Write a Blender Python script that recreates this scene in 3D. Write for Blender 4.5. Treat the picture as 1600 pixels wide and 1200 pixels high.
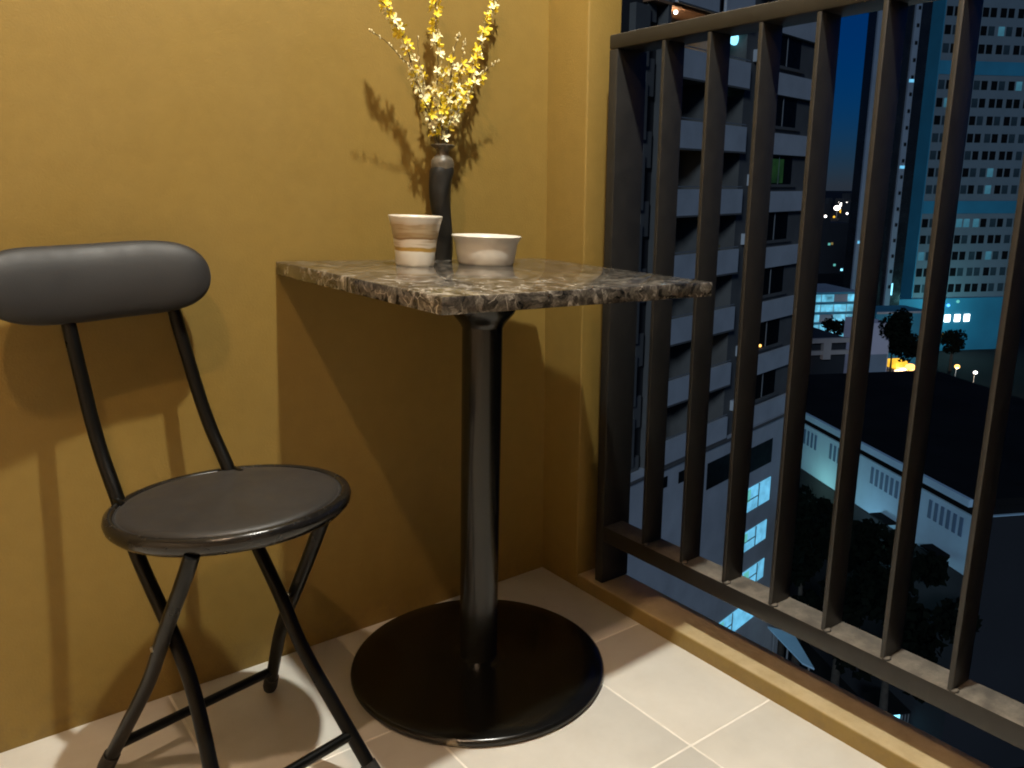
import bpy, bmesh, math, random
from mathutils import Vector, Matrix
random.seed(7)
S = bpy.context.scene
COL = S.collection
for o in list(bpy.data.objects):
    bpy.data.objects.remove(o, do_unlink=True)

# ------------------------------------------------------------------ camera
CAMP = Vector((-1.1444, -1.4151, 0.8946))
YAW, PITCH, ROLL, FPX = 0.6393, -0.2377, 0.0018, 1278.94
fw = Vector((math.sin(YAW)*math.cos(PITCH), math.cos(YAW)*math.cos(PITCH), math.sin(PITCH)))
rt = Vector((math.cos(YAW), -math.sin(YAW), 0))
up = rt.cross(fw)
cr, sr = math.cos(ROLL), math.sin(ROLL)
rt, up = rt*cr + up*sr, up*cr - rt*sr
cd = bpy.data.cameras.new('camera')
cd.sensor_width = 36.0
cd.lens = 36.0*FPX/1600.0
cd.clip_start = 0.02
cd.clip_end = 9000
cam = bpy.data.objects.new('camera', cd)
COL.objects.link(cam)
cam.matrix_world = Matrix(((rt.x, up.x, -fw.x, CAMP.x), (rt.y, up.y, -fw.y, CAMP.y), (rt.z, up.z, -fw.z, CAMP.z), (0, 0, 0, 1)))
S.camera = cam

# ------------------------------------------------------------------ night sky
W = bpy.data.worlds.new('World')
S.world = W
W.use_nodes = True
wn = W.node_tree.nodes
wl = W.node_tree.links
sky = wn.new('ShaderNodeTexSky')
sky.sky_type = 'NISHITA'
sky.sun_disc = False
sky.sun_elevation = math.radians(5)
sky.sun_rotation = math.radians(244)
sky.altitude = 0
sky.air_density = 1.0
sky.dust_density = 0.0
sky.ozone_density = 8.0
wn['Background'].inputs['Strength'].default_value = 0.034
# the whole sky is a little more violet than clean air: city haze under a night sky
tint = wn.new('ShaderNodeMix'); tint.data_type = 'RGBA'; tint.blend_type = 'MULTIPLY'
tint.inputs[0].default_value = 1.0
tint.inputs[7].default_value = (0.85, 0.72, 1.0, 1)
wl.new(sky.outputs[0], tint.inputs[6])
wl.new(tint.outputs[2], wn['Background'].inputs[0])

# moon and city glow: one weak bluish sun from behind our building
sd = bpy.data.lights.new('moon_light', 'SUN')
sd.energy = 1.0
sd.color = (0.52, 0.68, 0.88)
sd.angle = math.radians(10)
so = bpy.data.objects.new('moon_light', sd)
COL.objects.link(so)
so.rotation_euler = Vector((0.78, 0.50, -0.38)).to_track_quat('-Z', 'Y').to_euler()

vs = S.view_settings
vs.view_transform = 'Standard'
vs.look = 'None'
vs.exposure = 0.0
vs.gamma = 1.0
S.render.engine = 'CYCLES'
S.cycles.max_bounces = 6
S.cycles.filter_width = 1.9

# ------------------------------------------------------------------ materials
def newmat(name):
    m = bpy.data.materials.new(name)
    m.use_nodes = True
    nt = m.node_tree
    return m, nt.nodes, nt.links, nt.nodes['Principled BSDF']

def coords(n, l, scale=None):
    tc = n.new('ShaderNodeTexCoord')
    out = tc.outputs['Object']
    if scale:
        mp = n.new('ShaderNodeMapping')
        mp.inputs['Scale'].default_value = scale
        l.new(out, mp.inputs[0])
        out = mp.outputs[0]
    return out

def noise(n, l, vec, scale, detail=4, rough=0.55):
    t = n.new('ShaderNodeTexNoise')
    t.inputs['Scale'].default_value = scale
    t.inputs['Detail'].default_value = detail
    t.inputs['Roughness'].default_value = rough
    l.new(vec, t.inputs['Vector'])
    return t.outputs['Fac']

def ramp(n, l, fac, stops):
    r = n.new('ShaderNodeValToRGB')
    els = r.color_ramp.elements
    while len(els) < len(stops):
        els.new(0.5)
    for e, (p, c) in zip(els, stops):
        e.position = p
        e.color = (c[0], c[1], c[2], 1) if hasattr(c, '__len__') else (c, c, c, 1)
    l.new(fac, r.inputs[0])
    return r.outputs[0]

def mix(n, l, fac, a, b, mode='MIX'):
    x = n.new('ShaderNodeMix')
    x.data_type = 'RGBA'
    x.blend_type = mode
    for s, v in ((0, fac), (6, a), (7, b)):
        if isinstance(v, (int, float)):
            x.inputs[s].default_value = v
        elif isinstance(v, tuple):
            x.inputs[s].default_value = (*v, 1)
        else:
            l.new(v, x.inputs[s])
    return x.outputs[2]

def bump(n, l, b, h, strength=0.2, dist=0.002):
    t = n.new('ShaderNodeBump')
    t.inputs['Strength'].default_value = strength
    t.inputs['Distance'].default_value = dist
    l.new(h, t.inputs['Height'])
    l.new(t.outputs[0], b.inputs['Normal'])

def simple(name, c, rough=0.5, metal=0.0, var=0.12, scale=20, bmp=0.0, bscale=200, spec=0.5, emit=None, estr=0.0, rvar=0.08):
    m, n, l, b = newmat(name)
    v = coords(n, l)
    f = noise(n, l, v, scale)
    lo = tuple(x*(1-var) for x in c)
    hi = tuple(min(1, x*(1+var)) for x in c)
    l.new(ramp(n, l, f, [(0.3, lo), (0.7, hi)]), b.inputs['Base Color'])
    l.new(ramp(n, l, noise(n, l, v, scale*2.3), [(0.3, max(0.02, rough-rvar)), (0.7, min(1, rough+rvar))]), b.inputs['Roughness'])
    b.inputs['Metallic'].default_value = metal
    b.inputs['Specular IOR Level'].default_value = spec
    if bmp:
        bump(n, l, b, noise(n, l, v, bscale, 2), bmp, 0.002)
    if emit:
        b.inputs['Emission Color'].default_value = (*emit, 1)
        b.inputs['Emission Strength'].default_value = estr
    return m

def glow(name, c, strength, var=0.5, scale=2.0):
    """something that gives off light: a lit window, a lamp; uneven across its face"""
    m, n, l, b = newmat(name)
    v = coords(n, l)
    f = noise(n, l, v, scale, 3)
    l.new(ramp(n, l, f, [(0.3, tuple(x*(1-var) for x in c)), (0.65, c)]), b.inputs['Emission Color'])
    b.inputs['Base Color'].default_value = (*[x*0.2 for x in c], 1)
    b.inputs['Emission Strength'].default_value = strength
    b.inputs['Roughness'].default_value = 0.4
    return m

# painted plaster, mustard
def wall_paint(beige_top=False):
    m, n, l, b = newmat('beige_top_mustard_paint' if beige_top else 'mustard_paint')
    v = coords(n, l)
    f = noise(n, l, v, 2.2, 5, 0.6)
    c1 = ramp(n, l, f, [(0.25, (0.212, 0.139, 0.031)), (0.75, (0.240, 0.160, 0.038))])
    g = noise(n, l, v, 30, 4)
    c2 = mix(n, l, 0.10, c1, ramp(n, l, g, [(0.35, (0.165, 0.103, 0.021)), (0.65, (0.285, 0.19, 0.045))]))
    # grime splashed up from the floor and a few scuffs
    sz = n.new('ShaderNodeSeparateXYZ'); l.new(v, sz.inputs[0])
    lowm = ramp(n, l, sz.outputs['Z'], [(0.0, 0.8), (0.10, 0.0)])
    gm = n.new('ShaderNodeMath'); gm.operation = 'MULTIPLY'
    l.new(lowm, gm.inputs[0]); l.new(ramp(n, l, noise(n, l, v, 18, 7, 0.75), [(0.45, 0.0), (0.68, 0.75)]), gm.inputs[1])
    c2 = mix(n, l, gm.outputs[0], c2, (0.13, 0.085, 0.035))
    scf = ramp(n, l, noise(n, l, coords(n, l, (9, 9, 2.5)), 2.2, 8, 0.8), [(0.655, 0.0), (0.70, 0.30)])
    c2 = mix(n, l, scf, c2, (0.36, 0.26, 0.10))
    if beige_top:
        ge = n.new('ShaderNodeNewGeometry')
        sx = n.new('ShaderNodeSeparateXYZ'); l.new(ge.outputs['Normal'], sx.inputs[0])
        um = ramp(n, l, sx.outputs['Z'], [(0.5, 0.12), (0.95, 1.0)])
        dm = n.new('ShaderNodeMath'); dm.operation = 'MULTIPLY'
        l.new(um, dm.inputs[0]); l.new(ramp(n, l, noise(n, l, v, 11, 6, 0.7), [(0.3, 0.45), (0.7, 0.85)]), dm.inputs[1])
        c2 = mix(n, l, dm.outputs[0], c2, (0.60, 0.49, 0.30))  # faces that look up are mixed towards beige, broken by noise
    l.new(c2, b.inputs['Base Color'])
    l.new(ramp(n, l, noise(n, l, v, 6), [(0.3, 0.50), (0.7, 0.66)]), b.inputs['Roughness'])
    b.inputs['Specular IOR Level'].default_value = 0.35
    big = noise(n, l, v, 3.0, 3)
    fine = noise(n, l, v, 260, 3)
    hh = n.new('ShaderNodeMath'); hh.operation = 'MULTIPLY_ADD'
    hh.inputs[1].default_value = 0.25
    l.new(fine, hh.inputs[0]); l.new(big, hh.inputs[2])
    bump(n, l, b, hh.outputs[0], 0.34, 0.006)
    return m
M_WALL = wall_paint()
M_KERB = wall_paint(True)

def tile_mat():
    m, n, l, b = newmat('cream_floor_tile')
    v = coords(n, l)
    oi = n.new('ShaderNodeObjectInfo')
    add = n.new('ShaderNodeVectorMath'); add.operation = 'ADD'
    l.new(v, add.inputs[0]); l.new(oi.outputs['Location'], add.inputs[1])
    f = noise(n, l, add.outputs[0], 9, 6, 0.65)
    c = ramp(n, l, f, [(0.28, (0.60, 0.58, 0.525)), (0.72, (0.69, 0.675, 0.62))])
    r = n.new('ShaderNodeMapRange')
    r.inputs[3].default_value = 0.95; r.inputs[4].default_value = 1.03
    l.new(oi.outputs['Random'], r.inputs[0])
    cc = n.new('ShaderNodeVectorMath'); cc.operation = 'SCALE'
    l.new(c, cc.inputs[0]); l.new(r.outputs[0], cc.inputs['Scale'])
    d = ramp(n, l, noise(n, l, add.outputs[0], 3.5, 7, 0.75), [(0.60, 0.0), (0.78, 1.0)])
    c3 = mix(n, l, d, cc.outputs[0], (0.55, 0.49, 0.38))
    l.new(c3, b.inputs['Base Color'])
    l.new(ramp(n, l, noise(n, l, add.outputs[0], 14), [(0.3, 0.33), (0.7, 0.5)]), b.inputs['Roughness'])
    bump(n, l, b, noise(n, l, add.outputs[0], 70, 3), 0.06, 0.002)
    return m
M_TILE = tile_mat()
M_GROUT = simple('pale_grout', (0.84, 0.81, 0.74), 0.8, var=0.15, scale=15)
M_CREAM = simple('warm_beige_paint', (0.66, 0.50, 0.33), 0.8, var=0.05, scale=4)
M_CEIL = simple('ceiling_white', (0.72, 0.69, 0.63), 0.8, var=0.04, scale=4)

def marble():
    m, n, l, b = newmat('dark_marble')
    v = coords(n, l)
    wv = n.new('ShaderNodeTexNoise'); wv.inputs['Scale'].default_value = 14; wv.inputs['Detail'].default_value = 4
    l.new(v, wv.inputs['Vector'])
    sc = n.new('ShaderNodeVectorMath'); sc.operation = 'MULTIPLY_ADD'
    sc.inputs[1].default_value = (0.075, 0.075, 0.075)
    l.new(wv.outputs['Color'], sc.inputs[0]); l.new(v, sc.inputs[2])
    vo = n.new('ShaderNodeTexVoronoi'); vo.inputs['Scale'].default_value = 95
    l.new(sc.outputs[0], vo.inputs['Vector'])
    sep = n.new('ShaderNodeSeparateColor'); l.new(vo.outputs['Color'], sep.inputs[0])
    nb = noise(n, l, sc.outputs[0], 46, 10, 0.74)
    av = n.new('ShaderNodeMath'); av.operation = 'MULTIPLY_ADD'; av.inputs[1].default_value = 0.34
    l.new(sep.outputs[0], av.inputs[0])
    sb = n.new('ShaderNodeMath'); sb.operation = 'MULTIPLY_ADD'; sb.inputs[1].default_value = 1.75; sb.inputs[2].default_value = -0.56
    l.new(nb, sb.inputs[0]); l.new(sb.outputs[0], av.inputs[2])
    cell = ramp(n, l, av.outputs[0], [(0.14, (0.010, 0.010, 0.009)), (0.36, (0.048, 0.043, 0.036)), (0.52, (0.098, 0.086, 0.071)), (0.68, (0.185, 0.168, 0.142)), (0.88, (0.50, 0.47, 0.41))])
    ve = n.new('ShaderNodeTexVoronoi'); ve.feature = 'DISTANCE_TO_EDGE'; ve.inputs['Scale'].default_value = 34
    l.new(sc.outputs[0], ve.inputs['Vector'])
    vein = ramp(n, l, ve.outputs['Distance'], [(0.0, 1.0), (0.028, 0.0)])
    vmask = ramp(n, l, noise(n, l, v, 22, 4), [(0.50, 0.0), (0.62, 0.8)])
    vm = n.new('ShaderNodeMath'); vm.operation = 'MULTIPLY'
    l.new(vein, vm.inputs[0]); l.new(vmask, vm.inputs[1])
    c2 = mix(n, l, vm.outputs[0], cell, (0.62, 0.57, 0.48))
    l.new(c2, b.inputs['Base Color'])
    l.new(ramp(n, l, noise(n, l, v, 25), [(0.3, 0.09), (0.7, 0.15)]), b.inputs['Roughness'])
    b.inputs['Coat Weight'].default_value = 0.3
    b.inputs['Coat Roughness'].default_value = 0.12
    return m
M_MARBLE = marble()

def black_enamel():
    m, n, l, b = newmat('black_enamel')
    v = coords(n, l)
    f = noise(n, l, v, 45, 5)
    base = ramp(n, l, f, [(0.35, (0.004, 0.004, 0.0035)), (0.7, (0.006, 0.006, 0.005))])
    # one chip in the enamel at the rim, where bare metal shows
    dv = n.new('ShaderNodeVectorMath'); dv.operation = 'DISTANCE'
    dv.inputs[1].default_value = (-0.1665, -0.1720, 0.008)
    nw = n.new('ShaderNodeTexNoise'); nw.inputs['Scale'].default_value = 120
    l.new(v, nw.inputs['Vector'])
    ad = n.new('ShaderNodeVectorMath'); ad.operation = 'MULTIPLY_ADD'
    ad.inputs[1].default_value = (0.01, 0.01, 0.01)
    l.new(nw.outputs['Color'], ad.inputs[0]); l.new(v, ad.inputs[2])
    l.new(ad.outputs[0], dv.inputs[0])
    k = ramp(n, l, dv.outputs['Value'], [(0.012, 1.0), (0.016, 0.0)])
    l.new(mix(n, l, k, base, (0.22, 0.19, 0.14)), b.inputs['Base Color'])
    l.new(ramp(n, l, noise(n, l, v, 9, 5), [(0.3, 0.20), (0.7, 0.225)]), b.inputs['Roughness'])
    bump(n, l, b, noise(n, l, v, 160, 3), 0.012, 0.001)
    return m
M_ENAMEL = black_enamel()
M_TUBE = simple('black_powder_coat', (0.003, 0.003, 0.0026), 0.30, spec=0.22, var=0.3, scale=12, rvar=0.03)
M_PLASTIC = simple('black_gloss_plastic', (0.008, 0.0075, 0.007), 0.22, var=0.2, scale=40)
M_CAP = simple('black_rubber', (0.012, 0.012, 0.011), 0.7, var=0.2, scale=60)

def vinyl(name, c, rough):
    m, n, l, b = newmat(name)
    v = coords(n, l)
    f = noise(n, l, v, 8, 5)
    l.new(ramp(n, l, f, [(0.3, tuple(x*0.82 for x in c)), (0.7, tuple(x*1.12 for x in c))]), b.inputs['Base Color'])
    l.new(ramp(n, l, noise(n, l, v, 25), [(0.3, rough-0.06), (0.7, rough+0.06)]), b.inputs['Roughness'])
    vo = n.new('ShaderNodeTexVoronoi'); vo.inputs['Scale'].default_value = 900
    l.new(v, vo.inputs['Vector'])
    bump(n, l, b, vo.outputs['Distance'], 0.18, 0.0006)
    b.inputs['Sheen Weight'].default_value = 0.05
    return m
M_VINYL = vinyl('charcoal_vinyl', (0.016, 0.0145, 0.0135), 0.5)
M_VINYL2 = vinyl('charcoal_vinyl_backrest', (0.0125, 0.012, 0.0122), 0.56)

def rail_paint():
    m, n, l, b = newmat('dark_bronze_paint')
    v = coords(n, l)
    ge = n.new('ShaderNodeNewGeometry')
    sx = n.new('ShaderNodeSeparateXYZ'); l.new(ge.outputs['Normal'], sx.inputs[0])
    base = ramp(n, l, noise(n, l, v, 35, 5), [(0.3, (0.011, 0.0108, 0.0102)), (0.7, (0.017, 0.0165, 0.0155))])
    upm = ramp(n, l, sx.outputs['Z'], [(0.55, 0.0), (0.9, 1.0)])
    dn = ramp(n, l, noise(n, l, v, 28, 6, 0.7), [(0.30, 0.25), (0.66, 1.0)])
    mm = n.new('ShaderNodeMath'); mm.operation = 'MULTIPLY'
    l.new(upm, mm.inputs[0]); l.new(dn, mm.inputs[1])
    # settled dust on the faces that look up, a little streaking elsewhere
    c = mix(n, l, mm.outputs[0], base, (0.17, 0.152, 0.125))
    st = ramp(n, l, noise(n, l, coords(n, l, (30, 30, 3)), 4, 5), [(0.62, 0.0), (0.8, 0.35)])
    l.new(mix(n, l, st, c, (0.045, 0.040, 0.031)), b.inputs['Base Color'])
    l.new(ramp(n, l, mm.outputs[0], [(0.0, 0.42), (0.6, 0.85)]), b.inputs['Roughness'])
    bump(n, l, b, noise(n, l, v, 300, 3), 0.1, 0.001)
    return m
M_RAIL = rail_paint()

M_VASE = simple('dark_grey_ceramic', (0.010, 0.0095, 0.008), 0.45, spec=0.3, var=0.35, scale=30, bmp=0.12, bscale=90)
M_VASETOP = simple('taupe_glaze', (0.085, 0.072, 0.052), 0.4, var=0.3, scale=40)
M_BOWL = simple('white_ceramic', (0.66, 0.63, 0.56), 0.22, var=0.03, scale=12)

def cup_mat():
    m, n, l, b = newmat('banded_glaze')
    v = coords(n, l)
    nz = n.new('ShaderNodeTexNoise'); nz.inputs['Scale'].default_value = 24; nz.inputs['Detail'].default_value = 3
    l.new(v, nz.inputs['Vector'])
    sx = n.new('ShaderNodeSeparateXYZ'); l.new(v, sx.inputs[0])
    a = n.new('ShaderNodeMath'); a.operation = 'MULTIPLY_ADD'; a.inputs[1].default_value = 0.010
    l.new(nz.outputs['Fac'], a.inputs[0]); l.new(sx.outputs['Z'], a.inputs[2])
    mr = n.new('ShaderNodeMapRange'); mr.inputs[1].default_value = 0.005; mr.inputs[2].default_value = 0.090
    l.new(a.outputs[0], mr.inputs[0])
    w = (0.66, 0.62, 0.53)
    bands = ramp(n, l, mr.outputs[0], [(0.0, w), (0.30, w), (0.315, (0.42, 0.25, 0.05)), (0.38, (0.36, 0.23, 0.05)), (0.40, (0.60, 0.53, 0.42)), (0.54, (0.60, 0.53, 0.42)), (0.56, (0.19, 0.10, 0.03)), (0.61, (0.36, 0.26, 0.14)), (0.72, (0.47, 0.37, 0.23)), (0.84, (0.44, 0.34, 0.21)), (0.87, (0.57, 0.49, 0.38)), (0.93, (0.62, 0.58, 0.50))])
    st = n.new('ShaderNodeTexNoise'); st.inputs['Scale'].default_value = 7
    mp = n.new('ShaderNodeMapping'); mp.inputs['Scale'].default_value = (3, 3, 40)
    l.new(v, mp.inputs[0]); l.new(mp.outputs[0], st.inputs['Vector'])
    sm = ramp(n, l, mr.outputs[0], [(0.30, 0.0), (0.34, 0.5), (0.85, 0.5), (0.9, 0.0)])
    mu = n.new('ShaderNodeMath'); mu.operation = 'MULTIPLY'
    l.new(ramp(n, l, st.outputs['Fac'], [(0.5, 0.0), (0.62, 1.0)]), mu.inputs[0]); l.new(sm, mu.inputs[1])
    l.new(mix(n, l, mu.outputs[0], bands, (0.27, 0.16, 0.05)), b.inputs['Base Color'])
    b.inputs['Roughness'].default_value = 0.3
    return m
M_CUP = cup_mat()
M_STEM = simple('twig_bark', (0.085, 0.062, 0.025), 0.7, var=0.4, scale=120)
M_PETAL = simple('yellow_petal', (0.78, 0.60, 0.03), 0.55, var=0.2, scale=150)
M_PETAL2 = simple('pale_yellow_petal', (0.86, 0.80, 0.46), 0.55, var=0.15, scale=150)
M_BUD = simple('cream_bud', (0.62, 0.53, 0.28), 0.6, var=0.25, scale=200)
for m_ in (M_PETAL, M_PETAL2):
    m_.node_tree.nodes['Principled BSDF'].inputs['Subsurface Weight'].default_value = 0.0
M_METAL = simple('bright_metal', (0.6, 0.58, 0.55), 0.3, 1.0, var=0.1)

# city
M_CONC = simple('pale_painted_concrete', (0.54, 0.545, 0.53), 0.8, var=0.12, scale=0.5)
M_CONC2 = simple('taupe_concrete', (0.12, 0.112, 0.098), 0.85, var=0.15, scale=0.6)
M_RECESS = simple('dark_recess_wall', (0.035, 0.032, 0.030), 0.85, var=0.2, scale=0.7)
M_GLASSD = simple('dark_window_glass', (0.005, 0.006, 0.007), 0.5, spec=0.06, var=0.3, scale=1.0)
M_FRAME = simple('grey_window_frame', (0.25, 0.25, 0.24), 0.5, var=0.1, scale=2)
M_ROOFD = simple('black_bitumen_roof', (0.008, 0.008, 0.008), 0.95, var=0.4, scale=0.2, spec=0.1)
M_GROUND = simple('dark_ground', (0.014, 0.014, 0.014), 0.95, var=0.5, scale=0.02, spec=0.1)
M_ROAD = simple('asphalt', (0.05, 0.05, 0.05), 0.85, var=0.3, scale=0.4)
M_SHEDW = simple('blue_grey_cladding', (0.46, 0.66, 0.76), 0.7, var=0.10, scale=0.4)
M_SLIT = simple('louvre_blue', (0.10, 0.17, 0.26), 0.6, var=0.1, scale=1)
M_TEAL = simple('teal_cladding', (0.025, 0.20, 0.30), 0.7, var=0.12, scale=0.15)
M_TOWC = simple('light_tower_cladding', (0.135, 0.175, 0.195), 0.7, var=0.06, scale=0.3)
M_TOWB = simple('blue_grey_tower_cladding', (0.22, 0.26, 0.30), 0.75, var=0.08, scale=0.3)
M_TOWBD = simple('dark_tower_glass', (0.012, 0.014, 0.016), 0.25, var=0.3, scale=0.3)
M_BROWN = simple('pinkish_concrete', (0.40, 0.34, 0.30), 0.85, var=0.1, scale=0.4)
M_LILAC = simple('lilac_render', (0.62, 0.56, 0.62), 0.85, var=0.06, scale=0.4)
M_DARKB = simple('dark_far_block', (0.02, 0.021, 0.024), 0.9, var=0.4, scale=0.05)
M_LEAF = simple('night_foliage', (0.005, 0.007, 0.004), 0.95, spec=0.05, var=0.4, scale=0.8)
M_TRUNK = simple('trunk_bark', (0.06, 0.045, 0.03), 0.9, var=0.3, scale=3)
G_CYAN = glow('lit_window_cyan', (0.18, 0.62, 0.95), 0.95, 0.45, 1.3)
G_CYAN2 = glow('lit_office_cyan', (0.12, 0.48, 0.68), 1.5, 0.8, 0.45)
G_WARM = glow('lit_room_warm', (1.0, 0.72, 0.42), 0.9, 0.4, 1.2)
G_BULB = glow('bulb_white', (1.0, 0.92, 0.85), 6.0, 0.0)
G_BULBW = glow('bulb_warm', (1.0, 0.50, 0.12), 3.0, 0.0)
G_BULBC = glow('bulb_cyan', (0.25, 0.75, 1.0), 2.2, 0.2)
G_BULBG = glow('bulb_teal', (0.15, 0.6, 0.55), 0.8, 0.2)
G_BULBB = glow('bulb_blue', (0.10, 0.45, 1.0), 2.0, 0.0)
G_AMBER = glow('amber_sign', (1.0, 0.55, 0.04), 1.6, 0.5, 1.0)
G_DIMWARM = glow('dim_warm_curtain', (0.30, 0.22, 0.07), 0.9, 0.75, 1.6)
G_GREEN = glow('dim_green_curtain', (0.03, 0.10, 0.02), 0.3, 0.8, 1.2)
G_PURP = glow('dim_violet_lamp', (0.12, 0.08, 0.5), 0.6, 0.5)
G_LAMP = glow('downlight_diffuser', (1.0, 0.82, 0.60), 12.0, 0.0)

# ------------------------------------------------------------------ mesh helpers
class MB:
    def __init__(s):
        s.v = []; s.f = []
    def box(s, x0, x1, y0, y1, z0, z1):
        i = len(s.v)
        s.v += [(x0, y0, z0), (x1, y0, z0), (x1, y1, z0), (x0, y1, z0), (x0, y0, z1), (x1, y0, z1), (x1, y1, z1), (x0, y1, z1)]
        s.f += [(i, i+3, i+2, i+1), (i+4, i+5, i+6, i+7), (i, i+1, i+5, i+4), (i+1, i+2, i+6, i+5), (i+2, i+3, i+7, i+6), (i+3, i, i+4, i+7)]
        return s
    def tube(s, pts, rad, n=12, cap=True):
        pts = [Vector(p) for p in pts]
        rads = rad if hasattr(rad, '__len__') else [rad]*len(pts)
        prev = None; rings = []
        for k, p in enumerate(pts):
            a = pts[max(0, k-1)]; b = pts[min(len(pts)-1, k+1)]
            t = (b-a).normalized()
            if prev is None:
                x = t.orthogonal().normalized()
            else:
                x = (prev - t*prev.dot(t)).normalized()
            prev = x
            y = t.cross(x)
            i = len(s.v)
            for j in range(n):
                an = 2*math.pi*j/n
                s.v.append(tuple(p + (x*math.cos(an) + y*math.sin(an))*rads[k]))
            rings.append(i)
        for a, b in zip(rings, rings[1:]):
            for j in range(n):
                s.f.append((a+j, a+(j+1) % n, b+(j+1) % n, b+j))
        if cap:
            s.f.append(tuple(rings[0]+j for j in reversed(range(n))))
            s.f.append(tuple(rings[-1]+j for j in range(n)))
        return s
    def lathe(s, prof, n=48, c=(0, 0, 0)):
        rings = []
        for r, z in prof:
            i = len(s.v)
            if r < 1e-6:
                s.v.append((c[0], c[1], c[2]+z)); rings.append((i, 1))
            else:
                for j in range(n):
                    an = 2*math.pi*j/n
                    s.v.append((c[0]+r*math.cos(an), c[1]+r*math.sin(an), c[2]+z))
                rings.append((i, n))
        for (a, na), (b, nb) in zip(rings, rings[1:]):
            for j in range(n):
                k = (j+1) % n
                if na == 1 and nb == 1: continue
                if na == 1: s.f.append((a, b+k, b+j))
                elif nb == 1: s.f.append((a+j, a+k, b))
                else: s.f.append((a+j, a+k, b+k, b+j))
        return s
    def ball(s, c, r, n=8, m=5):
        prof = [(r[0] if False else math.sin(math.pi*k/m), -math.cos(math.pi*k/m)) for k in range(m+1)]
        rr = r if hasattr(r, '__len__') else (r, r, r)
        t = MB().lathe([(max(0, a if a > 1e-6 else 0), z) for a, z in prof], n)
        i = len(s.v)
        s.v += [(c[0]+x*rr[0], c[1]+y*rr[1], c[2]+z*rr[2]) for x, y, z in t.v]
        s.f += [tuple(q+i for q in f) for f in t.f]
        return s
    def mesh(s, name, mat, smooth=None, bevel=0.0, seg=2):
        me = bpy.data.meshes.new(name)
        me.from_pydata(s.v, [], s.f)
        bm = bmesh.new(); bm.from_mesh(me)
        bmesh.ops.recalc_face_normals(bm, faces=bm.faces)
        if bevel:
            es = [e for e in bm.edges if len(e.link_faces) == 2 and e.calc_face_angle(0) > 0.6]
            bmesh.ops.bevel(bm, geom=es, offset=bevel, segments=seg, profile=0.5, affect='EDGES')
        bm.to_mesh(me); bm.free()
        me.materials.append(mat)
        if smooth is not None:
            for p in me.polygons: p.use_smooth = True
            if smooth > 0:
                me.set_sharp_from_angle(angle=math.radians(smooth))
        me.update()
        return me
    def build(s, name, mat, parent=None, smooth=None, bevel=0.0, seg=2):
        return link(name, s.mesh(name, mat, smooth, bevel, seg), parent)

def link(name, me, parent=None):
    o = bpy.data.objects.new(name, me)
    COL.objects.link(o)
    if parent: o.parent = parent
    return o

def tag(o, label=None, cat=None, group=None, kind=None):
    if label: o['label'] = label
    if cat: o['category'] = cat
    if group: o['group'] = group
    if kind: o['kind'] = kind
    return o

def thing(name, loc, label, cat, rz=0.0, group=None):
    o = bpy.data.objects.new(name, None)
    o.empty_display_size = 0.1
    COL.objects.link(o)
    o.location = loc
    o.rotation_euler = (0, 0, rz)
    return tag(o, label, cat, group)

def rect_panel(x0, x1, z0, z1, y0, y1):
    return MB().box(x0, x1, y0, y1, z0, z1)

def bevbox(name, b, mat, parent, bev=0.002, seg=2):
    return MB().box(*b).build(name, mat, parent, 40, bev, seg)

# ================================================================== the balcony
# floor: grout bed and tiles one by one
TS = 0.3265
TX, TY = -0.2095, 0.0
floor = MB().box(-2.6, 0.0, -4.0, 0.0, -0.22, -0.0010).build('balcony_floor', M_GROUT)
tag(floor, kind='structure')
g = 0.0022
tile_me = {}
def tile(x0, x1, y0, y1):
    w, d = round(x1-x0, 4), round(y1-y0, 4)
    if (w, d) not in tile_me:
        tile_me[(w, d)] = MB().box(-w/2, w/2, -d/2, d/2, -0.009, 0).mesh('tile', M_TILE, 40, 0.0007, 2)
    o = link('tile', tile_me[(w, d)], floor)
    o.location = ((x0+x1)/2, (y0+y1)/2, random.uniform(-0.0003, 0.0003))
    o.rotation_euler = (random.uniform(-.0008, .0008), random.uniform(-.0008, .0008), 0)
xs = [0.0] + [TX - i*TS for i in range(0, 6)]
ys = [0.0] + [TY - i*TS for i in range(1, 11)]
for a in range(len(xs)-1):
    for b in range(len(ys)-1):
        tile(xs[a+1]+g, xs[a]-(g if a else 0.0005), ys[b+1]+g, ys[b]-(g if b else 0.0005))

# back wall with the return at the railing
bw = thing('back_wall', (0, 0, 0), 'smooth mustard yellow wall behind the table and chair', 'wall')
MB().box(-2.6, 0.0, 0.0, 0.15, -0.22, 2.5).build('wall_face', M_WALL, bw)
o = bevbox('pilaster', (0.0, 0.089, -0.125, 0.15, -0.22, 2.5), M_WALL, bw, 0.004, 3)
o['label'] = 'narrow yellow wall return beside the railing'
# the kerb under the railing
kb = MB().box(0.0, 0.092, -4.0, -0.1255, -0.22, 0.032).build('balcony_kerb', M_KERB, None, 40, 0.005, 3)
tag(kb, 'low mustard painted kerb along the floor under the railing', 'kerb')
# the rest of the balcony, behind and beside the camera
iw = MB().box(-2.75, -2.6, -4.15, 0.15, -0.22, 2.5).build('inner_wall', M_CREAM)
tag(iw, 'cream wall at the far left end of the balcony, out of view', 'wall')
ew = MB().box(-2.6, 0.089, -4.15, -4.0, -0.22, 2.5).build('rear_wall', M_CREAM)
tag(ew, 'cream wall behind the viewpoint, out of view', 'wall')
ce = MB().box(-2.75, 0.12, -4.15, 0.15, 2.5, 2.72).build('ceiling', M_CEIL)
tag(ce, kind='structure')

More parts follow.
